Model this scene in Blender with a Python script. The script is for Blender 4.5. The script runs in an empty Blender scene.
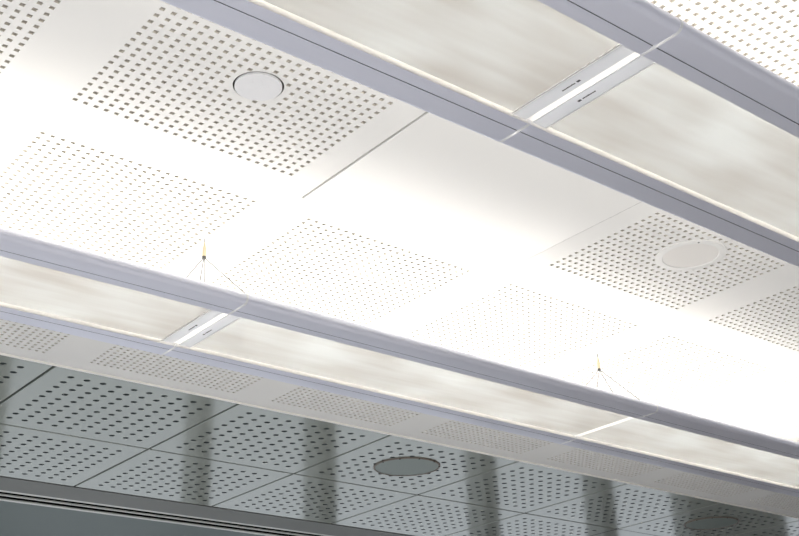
import bpy, bmesh, math, random
from mathutils import Vector, Matrix
from mathutils.geometry import delaunay_2d_cdt

random.seed(4)
C = bpy.context.scene.collection
ZC = 3.5                      # height of the suspended ceiling (m); panels are 1 m square

# ------------------------------------------------------------------ materials
def principled(name, col, rough=.5, metal=0.0, spec=.5, noise=0.0, scale=20.0, stretch=(1, 1, 1), bump=0.0):
    m = bpy.data.materials.new(name); m.use_nodes = True
    nt = m.node_tree; b = nt.nodes['Principled BSDF']
    b.inputs['Base Color'].default_value = (*col, 1)
    b.inputs['Roughness'].default_value = rough
    b.inputs['Metallic'].default_value = metal
    b.inputs['Specular IOR Level'].default_value = spec
    if noise or bump:
        tc = nt.nodes.new('ShaderNodeTexCoord'); mp = nt.nodes.new('ShaderNodeMapping')
        mp.inputs['Scale'].default_value = stretch
        nz = nt.nodes.new('ShaderNodeTexNoise'); nz.inputs['Scale'].default_value = scale
        nz.inputs['Detail'].default_value = 3
        nt.links.new(tc.outputs['Object'], mp.inputs['Vector']); nt.links.new(mp.outputs[0], nz.inputs['Vector'])
        if noise:
            rp = nt.nodes.new('ShaderNodeMix'); rp.data_type = 'RGBA'
            rp.inputs[6].default_value = (*[c*(1-noise) for c in col], 1)
            rp.inputs[7].default_value = (*[min(1, c*(1+noise)) for c in col], 1)
            nt.links.new(nz.outputs['Fac'], rp.inputs[0]); nt.links.new(rp.outputs[2], b.inputs['Base Color'])
        if bump:
            bp = nt.nodes.new('ShaderNodeBump'); bp.inputs['Strength'].default_value = bump
            bp.inputs['Distance'].default_value = .002
            nt.links.new(nz.outputs['Fac'], bp.inputs['Height']); nt.links.new(bp.outputs[0], b.inputs['Normal'])
    return m

def emitter(name, col, strength):
    m = bpy.data.materials.new(name); m.use_nodes = True
    b = m.node_tree.nodes['Principled BSDF']
    b.inputs['Base Color'].default_value = (.9, .9, .9, 1)
    b.inputs['Emission Color'].default_value = (*col, 1)
    b.inputs['Emission Strength'].default_value = strength
    return m

def diffuser_material():
    m = bpy.data.materials.new('prismatic_diffuser'); m.use_nodes = True
    nt = m.node_tree; nt.nodes.clear()
    out = nt.nodes.new('ShaderNodeOutputMaterial')
    tc = nt.nodes.new('ShaderNodeTexCoord'); mp = nt.nodes.new('ShaderNodeMapping')
    mp.inputs['Scale'].default_value = (1.3, 10, 1)
    nz = nt.nodes.new('ShaderNodeTexNoise'); nz.inputs['Scale'].default_value = 1.6; nz.inputs['Detail'].default_value = 2.5
    nt.links.new(tc.outputs['Object'], mp.inputs[0]); nt.links.new(mp.outputs[0], nz.inputs['Vector'])
    rp = nt.nodes.new('ShaderNodeMapRange')
    rp.inputs[1].default_value = .35; rp.inputs[2].default_value = .65
    rp.inputs[3].default_value = .08; rp.inputs[4].default_value = .32
    nt.links.new(nz.outputs['Fac'], rp.inputs[0])
    tl = nt.nodes.new('ShaderNodeBsdfTranslucent'); tl.inputs[0].default_value = (.8, .8, .78, 1)
    mp2 = nt.nodes.new('ShaderNodeMapping'); mp2.inputs['Scale'].default_value = (1.0, 7, 1); mp2.inputs['Rotation'].default_value = (0, 0, .05)
    n2 = nt.nodes.new('ShaderNodeTexNoise'); n2.inputs['Scale'].default_value = 2.2; n2.inputs['Detail'].default_value = 2
    n3 = nt.nodes.new('ShaderNodeTexNoise'); n3.inputs['Scale'].default_value = 3.2; n3.inputs['Detail'].default_value = 1  # soft blotches in the colour stand in for blurred reflections
    nt.links.new(tc.outputs['Object'], mp2.inputs[0]); nt.links.new(mp2.outputs[0], n2.inputs['Vector']); nt.links.new(tc.outputs['Object'], n3.inputs['Vector'])
    ad = nt.nodes.new('ShaderNodeMath'); ad.operation = 'ADD'; nt.links.new(n2.outputs['Fac'], ad.inputs[0]); nt.links.new(n3.outputs['Fac'], ad.inputs[1])
    mr2 = nt.nodes.new('ShaderNodeMapRange'); mr2.inputs[1].default_value = .7; mr2.inputs[2].default_value = 1.3
    nt.links.new(ad.outputs[0], mr2.inputs[0])
    cm = nt.nodes.new('ShaderNodeMix'); cm.data_type = 'RGBA'
    cm.inputs[6].default_value = (.70, .69, .68, 1); cm.inputs[7].default_value = (.88, .905, .92, 1)
    nt.links.new(mr2.outputs[0], cm.inputs[0]); nt.links.new(cm.outputs[2], tl.inputs[0])
    rf = nt.nodes.new('ShaderNodeBsdfRefraction'); rf.inputs[0].default_value = (.75, .75, .75, 1)
    rf.inputs['Roughness'].default_value = .30; rf.inputs['IOR'].default_value = 1.25
    bp = nt.nodes.new('ShaderNodeBump'); bp.inputs['Strength'].default_value = .15; bp.inputs['Distance'].default_value = .01
    nt.links.new(nz.outputs['Fac'], bp.inputs['Height']); nt.links.new(bp.outputs[0], rf.inputs['Normal'])
    gl = nt.nodes.new('ShaderNodeBsdfGlossy'); gl.inputs['Roughness'].default_value = .12
    m1 = nt.nodes.new('ShaderNodeMixShader'); m2 = nt.nodes.new('ShaderNodeMixShader')
    fr = nt.nodes.new('ShaderNodeFresnel'); fr.inputs[0].default_value = 1.1
    nt.links.new(rp.outputs[0], m1.inputs[0]); nt.links.new(tl.outputs[0], m1.inputs[1]); nt.links.new(rf.outputs[0], m1.inputs[2])
    nt.links.new(fr.outputs[0], m2.inputs[0]); nt.links.new(m1.outputs[0], m2.inputs[1]); nt.links.new(gl.outputs[0], m2.inputs[2])
    nt.links.new(m2.outputs[0], out.inputs[0])
    return m

def strip_material(name, col, solid):
    m = bpy.data.materials.new(name); m.use_nodes = True
    nt = m.node_tree; nt.nodes.clear()
    out = nt.nodes.new('ShaderNodeOutputMaterial')
    tl = nt.nodes.new('ShaderNodeBsdfTranslucent'); tl.inputs[0].default_value = (*col, 1)
    df = nt.nodes.new('ShaderNodeBsdfPrincipled'); df.inputs['Base Color'].default_value = (.8, .81, .84, 1)
    df.inputs['Roughness'].default_value = .35
    mx = nt.nodes.new('ShaderNodeMixShader'); mx.inputs[0].default_value = solid
    nt.links.new(tl.outputs[0], mx.inputs[1]); nt.links.new(df.outputs[0], mx.inputs[2]); nt.links.new(mx.outputs[0], out.inputs[0])
    return m

M = {
 'plaster': principled('white_plaster', (.82, .81, .79), .75, spec=.25, noise=.015, scale=6),
 'lacquer': principled('white_lacquer', (.81, .80, .78), .35, spec=.4, noise=.01, scale=3),
 'fleece': principled('grey_fleece', (.46, .43, .385), .95, spec=.1, noise=.08, scale=90),
 'holeedge': principled('board_cut_edge', (.62, .585, .53), .9, spec=.1, noise=.06, scale=60),
 'holedark': principled('tile_hole_edge', (.10, .12, .115), .6, noise=.06, scale=60),
 'void': principled('dark_void', (.02, .02, .02), .9, spec=.1, noise=.1, scale=5),
 'tile': principled('grey_green_metal', (.315, .34, .305), .11, metal=.22, noise=.02, scale=4),
 'tileback': principled('dark_tile_fleece', (.035, .045, .045), .9, spec=.2, noise=.1, scale=80),
 'cover_dark': principled('grey_cover', (.23, .27, .25), .45, metal=.1, noise=.02, scale=6),
 'rim_dark': principled('brown_grey_rim', (.17, .14, .115), .5, noise=.03, scale=10),
 'cover_white': principled('white_cover', (.76, .76, .775), .6, spec=.3, noise=.01, scale=6),
 'cover_cream': principled('cream_cover', (.79, .765, .735), .6, spec=.3, noise=.01, scale=6),
 'alu': principled('satin_aluminium_paint', (.78, .785, .88), .36, metal=.5, noise=.012, scale=3, stretch=(.4, 30, 30)),
 'groove': principled('dark_groove', (.22, .22, .25), .6, noise=.05, scale=20),
 'white': principled('white_plastic', (.86, .86, .86), .4, noise=.01, scale=8),
 'cream': principled('cream_reflector', (.86, .83, .76), .35, noise=.01, scale=8),
 'print': principled('label_ink', (.05, .05, .06), .6, noise=.05, scale=200),
 'steel': principled('steel_cable', (.06, .058, .055), .5, noise=.05, scale=200),
 'brass': principled('brass_gripper', (.58, .50, .34), .45, metal=.3, noise=.03, scale=100),
 'trim': principled('warm_grey_paint', (.17, .175, .165), .55, noise=.03, scale=5),
 'soffit': principled('slate_grey_paint', (.105, .135, .13), .5, noise=.03, scale=3),
 'blade': principled('diffuser_blade', (.66, .67, .63), .4, noise=.03, scale=30),
 'black': principled('matt_black', (.008, .008, .008), .8, spec=.1, noise=.1, scale=20),
 'edge': principled('pale_edge_trim', (.93, .90, .85), .4, noise=.02, scale=20),
 'floor': principled('pale_stone_floor', (.66, .66, .67), .35, noise=.06, scale=2),
 'added_wood': principled('added_brown_wood', (.19, .135, .09), .4, noise=.15, scale=2, stretch=(.5, 6, 1)),  # for the floor area and sill added to tint rail reflections
 'column': principled('dark_column', (.58, .59, .57), .6, noise=.06, scale=3),
 'tube': emitter('fluorescent_glow', (1.0, .955, .88), 5.5),
 'diffuser': diffuser_material(),
 'strip': strip_material('frosted_strip', (.76, .775, .81), .18), 'cap': strip_material('white_seam_plastic', (.95, .95, .95), .5), 'lip': strip_material('warm_opal_lip', (.93, .92, .90), .35), 'glow': strip_material('opal_joint_plastic', (.99, .99, .99), .0),
}

# ------------------------------------------------------------------ helpers
def tag(o, label=None, cat=None, group=None, kind=None):
    if label: o['label'] = label
    if cat: o['category'] = cat
    if group: o['group'] = group
    if kind: o['kind'] = kind
    return o

def empty(name, loc, parent=None):
    o = bpy.data.objects.new(name, None); C.objects.link(o); o.location = loc
    o.empty_display_size = .1
    if parent: o.parent = parent
    return o

class MB:
    def __init__(s): s.v = []; s.f = []; s.mi = []
    def add(s, vs, fs, mi=0):
        n = len(s.v); s.v += [tuple(v) for v in vs]
        for f in fs: s.f.append([i+n for i in f]); s.mi.append(mi)
    def box(s, x0, x1, y0, y1, z0, z1, mi=0):
        s.add([(x0,y0,z0),(x1,y0,z0),(x1,y1,z0),(x0,y1,z0),(x0,y0,z1),(x1,y0,z1),(x1,y1,z1),(x0,y1,z1)],
              [(0,3,2,1),(4,5,6,7),(0,1,5,4),(1,2,6,5),(2,3,7,6),(3,0,4,7)], mi)
    def extrude_x(s, prof, x0, x1, mi=0, mis=None):
        n = len(prof)
        vs = [(x0, y, z) for y, z in prof] + [(x1, y, z) for y, z in prof]
        a = sum(prof[i][0]*prof[(i+1) % n][1]-prof[(i+1) % n][0]*prof[i][1] for i in range(n))
        fs = []
        for i in range(n):
            j = (i+1) % n
            fs.append((i, j, n+j, n+i) if a < 0 else (i, n+i, n+j, j))
        base = len(s.v); s.v += vs
        for i, f in enumerate(fs): s.f.append([k+base for k in f]); s.mi.append(mis[i] if mis else mi)
        capa = list(range(n)); capb = list(range(n, 2*n))
        if a > 0: capa.reverse()
        else: capb.reverse()
        s.f.append([k+base for k in capa]); s.mi.append(mi)
        s.f.append([k+base for k in capb]); s.mi.append(mi)
    def lathe(s, prof, n=48, mi=0, cx=0, cy=0, caps=True):
        b = len(s.v)
        for r, z in prof:
            for k in range(n):
                t = 2*math.pi*k/n; s.v.append((cx+r*math.cos(t), cy+r*math.sin(t), z))
        for i in range(len(prof)-1):
            for k in range(n):
                l = (k+1) % n
                s.f.append([b+i*n+k, b+i*n+l, b+(i+1)*n+l, b+(i+1)*n+k]); s.mi.append(mi)
        if not caps: return
        s.f.append([b+k for k in range(n)][::-1]); s.mi.append(mi)
        s.f.append([b+(len(prof)-1)*n+k for k in range(n)]); s.mi.append(mi)
    def tube(s, p, q, r, n=8, mi=0):
        p = Vector(p); q = Vector(q); d = (q-p).normalized()
        a = d.orthogonal().normalized(); c = d.cross(a); b = len(s.v)
        for e in (p, q):
            for k in range(n):
                t = 2*math.pi*k/n; s.v.append(tuple(e+a*r*math.cos(t)+c*r*math.sin(t)))
        for k in range(n):
            l = (k+1) % n; s.f.append([b+k, b+l, b+n+l, b+n+k]); s.mi.append(mi)
        s.f.append([b+k for k in range(n)][::-1]); s.f.append([b+n+k for k in range(n)]); s.mi += [mi, mi]
    def mesh(s, name, mats, smooth=False, clean=False):
        me = bpy.data.meshes.new(name); me.from_pydata(s.v, [], s.f)
        for m in mats: me.materials.append(m)
        me.polygons.foreach_set('material_index', s.mi)
        if clean:
            bm = bmesh.new(); bm.from_mesh(me); bmesh.ops.recalc_face_normals(bm, faces=bm.faces); bm.to_mesh(me); bm.free()
        if smooth:
            me.polygons.foreach_set('use_smooth', [True]*len(me.polygons))
        me.update(); return me
    def build(s, name, mats, parent=None, smooth=False, loc=(0, 0, 0), clean=True):
        if not isinstance(mats, (list, tuple)): mats = [mats]
        o = bpy.data.objects.new(name, s.mesh(name, mats, smooth, clean)); C.objects.link(o)
        o.location = loc
        if parent: o.parent = parent
        return o

def smooth_by_angle(o, deg=35):
    me = o.data; bm = bmesh.new(); bm.from_mesh(me)
    for f in bm.faces: f.smooth = True
    for e in bm.edges:
        e.smooth = len(e.link_faces) == 2 and e.calc_face_angle(0) < math.radians(deg)
    bm.to_mesh(me); bm.free()

# ------------------------------------------------------------------ perforated sheets (seen from below)
def perf_field(n, d, side, nseg, depth, skip=None, hole=None):
    """n x n lattice of pitch d centred on 0: sheet at z 0 with real holes, hole walls and a fleece behind.
    nseg 4 = square holes (side), else round ones (radius = side). skip(x, y): cells left plain.
    hole = (block, R): the central block x block cells get one round opening of radius R as well."""
    mb = MB(); half = n*d/2; idx = {}
    def g(i, j):
        if (i, j) not in idx: idx[(i, j)] = len(mb.v); mb.v.append((-half+i*d, -half+j*d, 0.0))
        return idx[(i, j)]
    def face(f, mi): mb.f.append(list(f)); mb.mi.append(mi)
    def ring(cx, cy, z):
        b = len(mb.v); k4 = max(nseg, 4)
        rad = side*math.sqrt(2)/2 if nseg == 4 else side
        for k in range(k4):
            t = -3*math.pi/4 + 2*math.pi*k/k4
            mb.v.append((cx+rad*math.cos(t), cy+rad*math.sin(t), z))
        return [b+k for k in range(k4)]
    def hole_walls(lo, cx, cy):
        up = ring(cx, cy, depth); k4 = len(lo)
        for k in range(k4):
            l = (k+1) % k4; face((lo[k], up[k], up[l], lo[l])[::-1], 2)
        face(up[::-1], 1)
    blk = None
    if hole:
        a = (n-hole[0])//2; blk = (a, a+hole[0])
    for i in range(n):
        for j in range(n):
            if blk and blk[0] <= i < blk[1] and blk[0] <= j < blk[1]: continue
            cx, cy = -half+(i+.5)*d, -half+(j+.5)*d
            c = [g(i, j), g(i+1, j), g(i+1, j+1), g(i, j+1)]
            if skip and skip(cx, cy): face(c[::-1], 0); continue
            lo = ring(cx, cy, 0); q = len(lo)//4
            for s in range(4):
                arc = [lo[(s*q+k) % len(lo)] for k in range(q+1)]
                face([c[s], c[(s+1) % 4]] + arc[::-1], 0) if False else face(([c[s], c[(s+1) % 4]] + arc[::-1])[::-1], 0)
            hole_walls(lo, cx, cy)
    if blk:
        R, hx, hy = hole[1:]; vs = []; es = []; centres = []; nb = hole[0]; h2 = nb*d/2
        def loop(pts):
            b = len(vs); vs.extend(Vector(p) for p in pts)
            es.extend((b+k, b+(k+1) % len(pts)) for k in range(len(pts)))
        per = []
        for k in range(nb): per.append((-h2+k*d, -h2))
        for k in range(nb): per.append((h2, -h2+k*d))
        for k in range(nb): per.append((h2-k*d, h2))
        for k in range(nb): per.append((-h2, h2-k*d))
        loop(per)
        loop([(hx+R*math.cos(2*math.pi*k/72), hy+R*math.sin(2*math.pi*k/72)) for k in range(72)])
        for i in range(nb):
            for j in range(nb):
                cx, cy = -h2+(i+.5)*d, -h2+(j+.5)*d
                if math.hypot(cx-hx, cy-hy) < R+side*.6: continue
                centres.append((cx, cy))
                s2 = side/2
                loop([(cx-s2, cy-s2), (cx+s2, cy-s2), (cx+s2, cy+s2), (cx-s2, cy+s2)])
        ov, oe, of, *_ = delaunay_2d_cdt(vs, es, [], 0, 1e-6)
        b = len(mb.v); mb.v += [(v.x, v.y, 0.0) for v in ov]
        for f in of:
            x = sum(ov[k].x for k in f)/len(f); y = sum(ov[k].y for k in f)/len(f)
            if math.hypot(x-hx, y-hy) < R*.999: continue
            if any(abs(x-cx) < side/2 and abs(y-cy) < side/2 for cx, cy in centres): continue
            face([b+k for k in f][::-1], 0)
        for cx, cy in centres: hole_walls(ring(cx, cy, 0), cx, cy)
        b = len(mb.v)
        for z in (0.0, .006):
            for k in range(72): mb.v.append((hx+R*math.cos(2*math.pi*k/72), hy+R*math.sin(2*math.pi*k/72), z))
        for k in range(72):
            l = (k+1) % 72; face((b+k, b+72+k, b+72+l, b+l), 0)
    return mb

D = 1/30
field_mesh = perf_field(24, D, .0138, 4, .006).mesh('perforated_field', [M['plaster'], M['fleece'], M['holeedge']])
field_recess = perf_field(24, D, .0138, 4, .006, hole=(6, .0752, .015, .007)).mesh('perforated_field', [M['plaster'], M['fleece'], M['holeedge']])
field_cover = perf_field(24, D, .0138, 4, .006, skip=lambda x, y: math.hypot(x, y) < .118).mesh('perforated_field', [M['plaster'], M['fleece'], M['holeedge']])
DT = 1/12
tile_plain = None

# ------------------------------------------------------------------ white plaster ceiling
WHITE = []          # panels (u, v) that carry a perforated field
for v in (-2, -1): WHITE += [(u, v) for u in range(-1, 4)]
WHITE += [(u, 0) for u in range(-2, 5) if u != 1]
WHITE += [(u, 1) for u in range(-1, 6)]
WHITE += [(u, 2) for u in range(-1, 8)]
wset = set(WHITE)
mb = MB()
U0, U1, V0, V1 = -5, 14, -5, 3
def quad(x0, x1, y0, y1): mb.add([(x0, y0, ZC), (x1, y0, ZC), (x1, y1, ZC), (x0, y1, ZC)], [(3, 2, 1, 0)])
for u in range(U0, U1):
    for v in range(V0, V1):
        if (u, v) in wset:
            quad(u, u+.1, v, v+1); quad(u+.9, u+1, v, v+1); quad(u+.1, u+.9, v, v+.1); quad(u+.1, u+.9, v+.9, v+1)
        elif (u, v) == (1, 0):
            pass
        else: quad(u, u+1, v, v+1)
ceil = mb.build('ceiling', M['plaster'], clean=False)
tag(ceil, kind='structure', label='white plaster ceiling with square perforated patches above the hanging lights')
for (u, v) in WHITE:
    me = field_recess if (u, v) == (0, 0) else field_cover if (u, v) == (2, 0) else field_mesh
    o = bpy.data.objects.new('perforated_field', me); C.objects.link(o)
    o.location = (u+.5, v+.5, ZC); o.parent = ceil
# unseen slab added over the void so no sky light leaks through
sl = MB(); sl.box(U0, 18, V0, 10, ZC+.12, ZC+.3)
tag(sl.build('added_ceiling_slab', M['void']), kind='structure', label='dark slab added above the suspended ceiling to keep light out')

# plain access panel between the two perforated patches
ap = empty('access_panel', (1.5, .5, ZC))
tag(ap, 'plain white unperforated ceiling panel with a dark seam along its left edge', 'ceiling panel')
mb = MB()
mb.box(-.489, .4985, -.497, .497, -.0015, .016)
o = mb.build('panel_sheet', M['lacquer'], ap)
bv = o.modifiers.new('bevel', 'BEVEL'); bv.width = .0025; bv.segments = 3
mb = MB()
for y in (-.4985, .4985): mb.box(-.499, .499, y-.0012, y+.0012, .001, .02)
mb.box(-.4995, -.497, -.4985, .4985, .001, .02)
mb.build('panel_frame', M['plaster'], ap)

# ------------------------------------------------------------------ dark metal tiles
tile_h = .4905
def tile_mesh(skipr=None):
    mb = perf_field(10, DT, .0165, 12, .006, skip=(lambda x, y: math.hypot(x, y) < skipr) if skipr else None)
    h = 10*DT/2; e = tile_h
    ring_o = [(-e, -e), (e, -e), (e, e), (-e, e)]; ring_i = [(-h, -h), (h, -h), (h, h), (-h, h)]
    for k in range(4):
        l = (k+1) % 4
        a, b, c, d = ring_o[k], ring_o[l], ring_i[l], ring_i[k]
        mb.add([(*a, 0), (*b, 0), (*c, 0), (*d, 0)], [(3, 2, 1, 0)])
        ee = e+.0022
        sc = ee/e
        mb.add([(*a, 0), (*b, 0), (b[0]*sc, b[1]*sc, .003), (a[0]*sc, a[1]*sc, .003), (b[0]*sc, b[1]*sc, .03), (a[0]*sc, a[1]*sc, .03)],
               [(0, 1, 2, 3), (3, 2, 4, 5)])
    return mb.mesh('metal_ceiling_tile', [M['tile'], M['tileback'], M['holedark']])
tm = tile_mesh(); tmc = tile_mesh(.165)
ordn = ['first', 'second', 'third', 'fourth', 'fifth', 'sixth', 'seventh', 'eighth']
G = 'dark perforated metal ceiling tiles'
TL = {
 (0, 3): 'grey-green perforated metal tile cut by left photo edge, touching the white ceiling strip',
 (1, 3): 'grey-green perforated metal tile, leftmost complete one touching the white ceiling strip',
 (2, 3): 'grey-green perforated metal tile directly left of the tile with the large grey round cover',
 (3, 3): 'grey-green perforated metal tile carrying the large grey round cover',
 (4, 3): 'grey-green perforated metal tile directly right of the tile with the large grey round cover',
 (5, 3): 'grey-green perforated metal tile directly left of the shaded tile with a round cover',
 (6, 3): 'shaded perforated metal tile at lower right carrying a dark round cover',
 (7, 3): 'shaded perforated metal tile in the lower right corner, right of the dark round cover',
 (1, 4): 'grey-green perforated metal tile cut by left photo edge, touching the grey border above the slots',
 (2, 4): 'grey-green perforated metal tile, leftmost complete one touching the grey border above the slots',
 (3, 4): 'grey-green perforated metal tile touching the grey border, second complete one from the left',
 (4, 4): 'grey-green perforated metal tile at the bottom edge, diagonally below right of the large grey cover',
 (5, 4): 'small visible corner of a grey-green metal tile at the bottom photo edge, right of centre',
}
for (u, v), lab in TL.items():
    o = bpy.data.objects.new('metal_ceiling_tile', tmc if (u, v) in ((3, 3), (6, 3)) else tm)
    C.objects.link(o); o.location = (u+.5, v+.5, ZC)
    tag(o, lab, 'ceiling tile', G, 'thing')
mb = MB()
mb.add([(U0, 3, ZC), (-.003, 3, ZC), (-.003, 5, ZC), (U0, 5, ZC)], [(3, 2, 1, 0)])
mb.add([(-.003, 4, ZC), (.997, 4, ZC), (.997, 5, ZC), (-.003, 5, ZC)], [(3, 2, 1, 0)])
mb.add([(8.003, 3, ZC), (16, 3, ZC), (16, 5, ZC), (8.003, 5, ZC)], [(3, 2, 1, 0)])
mb.add([(6.003, 4, ZC), (8.003, 4, ZC), (8.003, 5, ZC), (6.003, 5, ZC)], [(3, 2, 1, 0)])
tag(mb.build('ceiling_margin', M['tile'], clean=False), kind='structure', label='plain grey metal ceiling beyond the perforated tiles')
# bright edge trim between plaster and metal
mb = MB(); mb.box(U0, 16, 2.994, 3.003, ZC-.008, ZC+.02)
tag(mb.build('trim_1', M['edge']), kind='structure', label='thin pale edge trim between white ceiling and metal tiles')
mb = MB(); mb.box(U0, 16, 5.002, 5.30, ZC-.004, ZC+.02)
tag(mb.build('trim_2', M['trim']), kind='structure', label='warm grey border strip between metal tiles and slot diffuser')

# linear slot diffuser
sd = empty('linear_slot_diffuser', (5, 5.44, ZC))
tag(sd, 'long linear air diffuser with two black slots along the grey ceiling border', 'air vent')
mb = MB(); mb.box(-9, 11, -.138, -.098, -.003, .004); mb.build('flange', M['blade'], sd)
mb = MB(); mb.box(-9, 11, -.020, .002, -.002, .006); mb.build('blade', M['blade'], sd)
mb = MB(); mb.box(-9, 11, .082, .122, -.003, .004); mb.build('flange', M['blade'], sd)
mb = MB()
for a, b in ((-.098, -.020), (.002, .082)):
    mb.add([(-9, a, .006), (11, a, .006), (11, a, .08), (-9, a, .08)], [(0, 1, 2, 3)])
    mb.add([(-9, b, .006), (11, b, .006), (11, b, .08), (-9, b, .08)], [(0, 1, 2, 3)])
    mb.add([(-9, a, .08), (11, a, .08), (11, b, .08), (-9, b, .08)], [(0, 1, 2, 3)])
mb.build('slot', M['black'], sd)
mb = MB(); mb.box(U0, 16, 5.566, 8.0, ZC, ZC+.04)
tag(mb.build('ceiling_soffit', M['soffit']), kind='structure', label='plain slate grey ceiling beyond the slot diffuser')

# ------------------------------------------------------------------ round covers
cv = empty('round_cover', (.515, .507, ZC))
tag(cv, 'small plain white round cover recessed in the upper left perforated patch', 'ceiling cover')
mb = MB(); mb.lathe([(.0688, -.0055), (.0695, -.0048), (.0695, .0025)], 72)
o = mb.build('cover_disc', M['cover_white'], cv)
mb = MB(); mb.lathe([(.0762, .0062), (.0762, .04)], 48, caps=False); mb.lathe([(.085, .04), (.085, .042)], 48)
mb.build('recess_can', M['rim_dark'], cv)

cv = empty('round_cover', (2.5, .505, ZC))
tag(cv, 'large white rimmed round cover on the perforated patch at the right below the nearest light', 'ceiling cover')
mb = MB(); mb.lathe([(.108, -.0025), (.110, -.005), (.134, -.005), (.1375, -.003), (.1375, 0)], 72, caps=False)
o = mb.build('rim', M['plaster'], cv); smooth_by_angle(o)
mb = MB(); mb.lathe([(.1095, -.0025), (.1095, .03)], 72); mb.build('cover_disc', M['cover_cream'], cv)
mb = MB(); mb.lathe([(.0028, -.0072), (.0028, -.005)], 12, cx=-.075, cy=-.098); mb.build('screw', M['black'], cv)

for (x, y, lab) in ((3.49, 3.485, 'large grey round cover on the metal tile near the bottom centre'),
                    (6.47, 3.47, 'shaded grey round cover at the bottom right among metal tiles')):
    cv = empty('round_cover', (x, y, ZC)); tag(cv, lab, 'ceiling cover', 'round covers on the metal tiles')
    mb = MB(); mb.lathe([(.196, -.004), (.196, 0)], 72); mb.build('cover_disc', M['cover_dark'], cv)
    mb = MB(); mb.lathe([(.195, -.003), (.197, -.007), (.204, -.007), (.207, -.004), (.207, 0)], 72, caps=False)
    o = mb.build('rim', M['rim_dark'], cv); smooth_by_angle(o)
    for k in range(5):
        t = math.radians(-175+k*34); mb = MB()
        mb.lathe([(.005, -.009), (.005, -.006)], 10, cx=.2005*math.cos(t), cy=.2005*math.sin(t)); mb.build('screw', M['black'], cv)

# ------------------------------------------------------------------ suspended luminaires
ZL = ZC-.375
def rail_profile(s):
    p = [(.184, .034), (.184, 0), (.2225, 0), (.2225, .003), (.2255, .003), (.2255, 0), (.285, 0)]
    mi = [3, 0, 2, 2, 2, 0]
    for k in range(1, 13):
        t = -math.pi/2 + math.pi*k/12
        p.append((.285+.02*math.cos(t), .02+.02*math.sin(t))); mi.append(0)
    p += [(.280, .040), (.280, .006), (.192, .006), (.192, .034)]
    mi += [0, 1, 1, 3, 1]
    return [(s*y, z) for y, z in p], mi

def bar_profile(s):           # the seam piece that caps a rail, a touch proud of it
    p = [(.182, .030), (.182, -.0006), (.285, -.0006)]
    for k in range(1, 13):
        t = -math.pi/2 + math.pi*k/12
        p.append((.285+.0206*math.cos(t), .02+.0206*math.sin(t)))
    for k in range(12, -1, -1):                      # thin shell: back along the inside
        t = -math.pi/2 + math.pi*k/12
        p.append((.285+.0192*math.cos(t), .02+.0192*math.sin(t)))
    p += [(.1835, .0008), (.1835, .030)]
    return [(s*y, z) for y, z in p]

LAMP_W = 5.1
def luminaire(x0, x1, axis, label, strips, power, group='suspended linear lights'):
    L = x1-x0
    root = empty('suspended_light', (x0, axis, ZL)); tag(root, label, 'ceiling light', group)
    g = .0045
    for s in (-1, 1):
        prof, mi = rail_profile(s)
        mb = MB(); mb.extrude_x(prof, g, L-g, mis=mi)
        r = mb.build('side_rail', [M['alu'], M['cream'], M['groove'], M['lip']], root); smooth_by_angle(r, 30)
        t = MB(); t.tube((.006, s*.236, .0235), (L-.006, s*.236, .0235), .008, 12)
        t.build('fluorescent_tube', M['tube'], r)
        ld = bpy.data.lights.new('tube_glow', 'AREA'); ld.shape = 'RECTANGLE'; ld.size = L-.06; ld.size_y = .07
        ld.energy = power*L/2.1; ld.color = (1.0, .965, .91)
        lo = bpy.data.objects.new('tube_glow', ld); C.objects.link(lo); lo.parent = root
        lo.location = (L/2, s*.236, .033); lo.rotation_euler = (math.pi, 0, 0)
        for a, b in ((0, g), (L-g, L)):
            mb = MB(); mb.extrude_x(bar_profile(s), a, b)
            o = mb.build('end_cap', M['cap'], root); smooth_by_angle(o, 30)
    p0 = .0620 if 0 in strips else .0165
    p1 = .0620 if 1 in strips else .0165
    mb = MB(); mb.box(p0, L-p1, -.1775, .1775, .0125, .0195)
    mb.build('diffuser_panel', M['diffuser'], root)
    mb = MB(); mb.box(.0002, .0160, -.1838, .1838, .0128, .0148)
    mb.build('joint_bar', M['glow'], root)
    mb = MB(); mb.box(L-.0160, L-.0002, -.1838, .1838, .0128, .0148)
    mb.build('joint_bar', M['glow'], root)
    for end in strips:
        mb = MB(); a, b = (.0125, .058) if end == 0 else (L-.058, L-.0125)
        mb.box(a, b, -.1838, .1838, .0090, .0120)
        lip = (b, b+.003) if end == 0 else (a-.003, a)
        mb.box(*lip, -.1838, .1838, .0075, .0120, 1)
        st = mb.build('end_strip', [M['strip'], M['glow']], root)
        pr = MB(); rnd = random.Random(7+end)
        xm = .034 if end == 0 else L-.031
        # a small mark followed by a line of tiny lettering; the strip on the other side is printed the other way round
        sg = -1 if end == 0 else 1
        y0 = .042 if end == 0 else -.016
        pr.box(xm-.0032, xm+.0032, y0-.005, y0+.005, .0083, .0089)
        y = y0 + (.011 if end == 1 else -.011)
        for k in range(11):
            w = rnd.choice((.0022, .0030, .0036)); hgt = rnd.choice((.0020, .0020, .0028))
            yy = y + (w if end == 1 else -w)
            pr.box(xm-hgt, xm+.0018, min(y, yy), max(y, yy), .0083, .0089)
            y = yy + (.0012 if end == 1 else -.0012)
        pr.build('label_print', M['print'], st)
    return root

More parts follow.
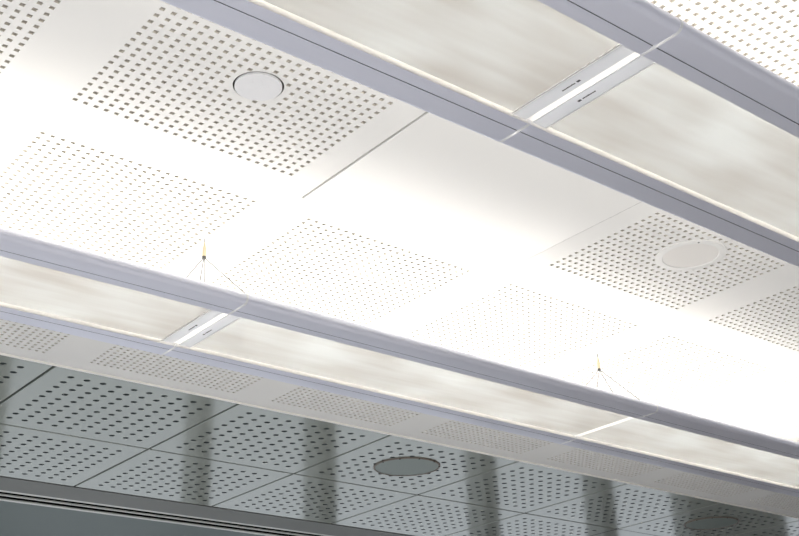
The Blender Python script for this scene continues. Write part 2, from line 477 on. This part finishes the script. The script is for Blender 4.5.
S = 2.11
JA, JB = .862, .885
AX1, AX2 = -.412, 1.445
luminaire(JA-S, JA, AX1, 'nearest hanging light, section at top left of the bright joint', (1,), LAMP_W*.85)
luminaire(JA, JA+S, AX1, 'nearest hanging light, section at top right of the bright joint', (0,), LAMP_W*.85)
luminaire(JB-S, JB, AX2, 'farther hanging light, leftmost section ending at the labelled joint below the cable', (1,), LAMP_W*1.2)
luminaire(JB, JB+S, AX2, 'farther hanging light, middle section between its two bright joints', (0,), LAMP_W*1.2)
luminaire(JB+S, JB+2*S, AX2, 'farther hanging light, rightmost section running out of the right photo edge', (), LAMP_W*1.2)

# ------------------------------------------------------------------ suspension cables
def hanger(x, axis, label, dx=.15):
    root = empty('suspension_cable', (x, axis, ZC)); tag(root, label, 'cable', 'steel hangers of the farther light')
    mb = MB(); mb.lathe([(.012, 0), (.012, -.003), (.004, -.010)], 20); mb.build('ceiling_anchor', M['white'], root)
    mb = MB(); mb.tube((0, 0, -.008), (0, 0, -.04), .0018); mb.build('cable', M['steel'], root)
    mb = MB(); mb.lathe([(.0022, -.026), (.0045, -.04), (.0075, -.055), (.0075, -.088)], 16)
    gr = mb.build('gripper', M['brass'], root, smooth=False); smooth_by_angle(gr)
    mb = MB(); mb.lathe([(.0078, -.084), (.0078, -.093)], 16); mb.build('end_collar', M['steel'], gr)
    for sx in (-1, 1):
        for sy in (-1, 1):
            mb = MB(); mb.tube((sx*.003, sy*.003, -.092), (sx*dx, sy*.236, -.372), .0015, 6)
            mb.build('wire', M['steel'], root)
hanger(.882, AX2, 'steel cable with brass gripper splitting into wires above the left labelled joint')
hanger(2.99, AX2, 'thin steel cable with small brass gripper above the right hand joint')

# ------------------------------------------------------------------ the hall around: floor, window wall and added unseen pieces
mb = MB(); mb.box(6.5, 20, -9, 8.0, 0, .006)  # added out of view so the rails reflect dark and warm at right
tag(mb.build('floor.001', M['added_wood']), kind='structure', label='dark brown wooden floor area added for dark warm reflections in the lights')
mb = MB(); mb.box(9.5, 20, 7.9, 8.0, .006, 1.0)  # added low brown band, darkens what the far rail reflects at right
tag(mb.build('added_back_sill', M['added_wood']), kind='structure', label='brown sill added below the windows to darken reflections in the lights')
mb = MB(); mb.box(-9, 20, -9, 8.4, -.1, 0)
tag(mb.build('floor', M['floor']), kind='structure', label='grey stone floor')
mb = MB()
mb.box(-9, 20, -8.6, -8.4, 0, 3.5)  # added behind the camera so the rounded rail edges turn darker
tag(mb.build('added_front_wall', M['column']), kind='structure', label='unseen grey wall added behind the camera to darken the near rail edges')
mb = MB()
mb.box(-9, 20, 8.0, 8.3, 3.08, 3.5); mb.box(-9, 20, 8.0, 8.3, 0, .06)
for x, w in ((-3.6, .3), (-1.5, .3), (.5, .3), (2.5, .2), (4.63, .15), (6.13, .22), (8.5, .23), (10.58, .26), (13.4, 2.3), (17, 1.2)):
    mb.box(x-w/2, x+w/2, 8.0, 8.3, .06, 3.08)
tag(mb.build('wall_back', M['column']), kind='structure', label='dark wall of tall window openings')

# ------------------------------------------------------------------ daylight
w = bpy.data.worlds.new('World'); bpy.context.scene.world = w; w.use_nodes = True
bg = w.node_tree.nodes['Background']
nt = w.node_tree
bg.inputs[0].default_value = (.87, .93, 1.0, 1)
tc = nt.nodes.new('ShaderNodeTexCoord')            # hazy sky, a little brighter beyond the windows
vd = nt.nodes.new('ShaderNodeVectorMath'); vd.operation = 'DOT_PRODUCT'; vd.inputs[1].default_value = (-.55, -.83, 0)
mr = nt.nodes.new('ShaderNodeMapRange'); mr.interpolation_type = 'SMOOTHSTEP'
mr.inputs[1].default_value = -.5; mr.inputs[2].default_value = .9
mr.inputs[3].default_value = .9; mr.inputs[4].default_value = .75
nt.links.new(tc.outputs['Generated'], vd.inputs[0]); nt.links.new(vd.outputs['Value'], mr.inputs[0])
nt.links.new(mr.outputs[0], bg.inputs[1])

sun = bpy.data.lights.new('added_low_sun', 'SUN'); sun.energy = 4.6; sun.angle = .01; sun.color = (1.0, .975, .95)  # added to brighten the floor, which lights the rail undersides
so = bpy.data.objects.new('added_low_sun', sun); C.objects.link(so)
so.rotation_euler = Vector((.94, .10, -.36)).to_track_quat('-Z', 'Y').to_euler()
so.location = (-8, 0, 5)

# ------------------------------------------------------------------ camera (fitted)
R = Matrix(((0.779872664933328, -0.6252244091216781, -0.02988418859515124),
            (0.2432737193383902, 0.3467450538247474, -0.905861890757419),
            (0.576729159977895, 0.6991868890974633, 0.42251765660709995)))
rt, dn, fw = R[0], R[1], R[2]
cam = bpy.data.cameras.new('camera'); co = bpy.data.objects.new('camera', cam); C.objects.link(co)
m = Matrix.Identity(4)
for i in range(3):
    m[i][0] = rt[i]; m[i][1] = -dn[i]; m[i][2] = -fw[i]
m.translation = Vector((-1.0139111835, -1.9679915724, ZC-1.9455684169))
co.matrix_world = m
cam.sensor_width = 36; cam.lens = 36*1172.5435/799; cam.clip_start = .02
bpy.context.scene.camera = co

vs = bpy.context.scene.view_settings
vs.view_transform = 'Standard'; vs.look = 'None'; vs.exposure = 0.0; vs.gamma = 1.0
vs.use_curve_mapping = False
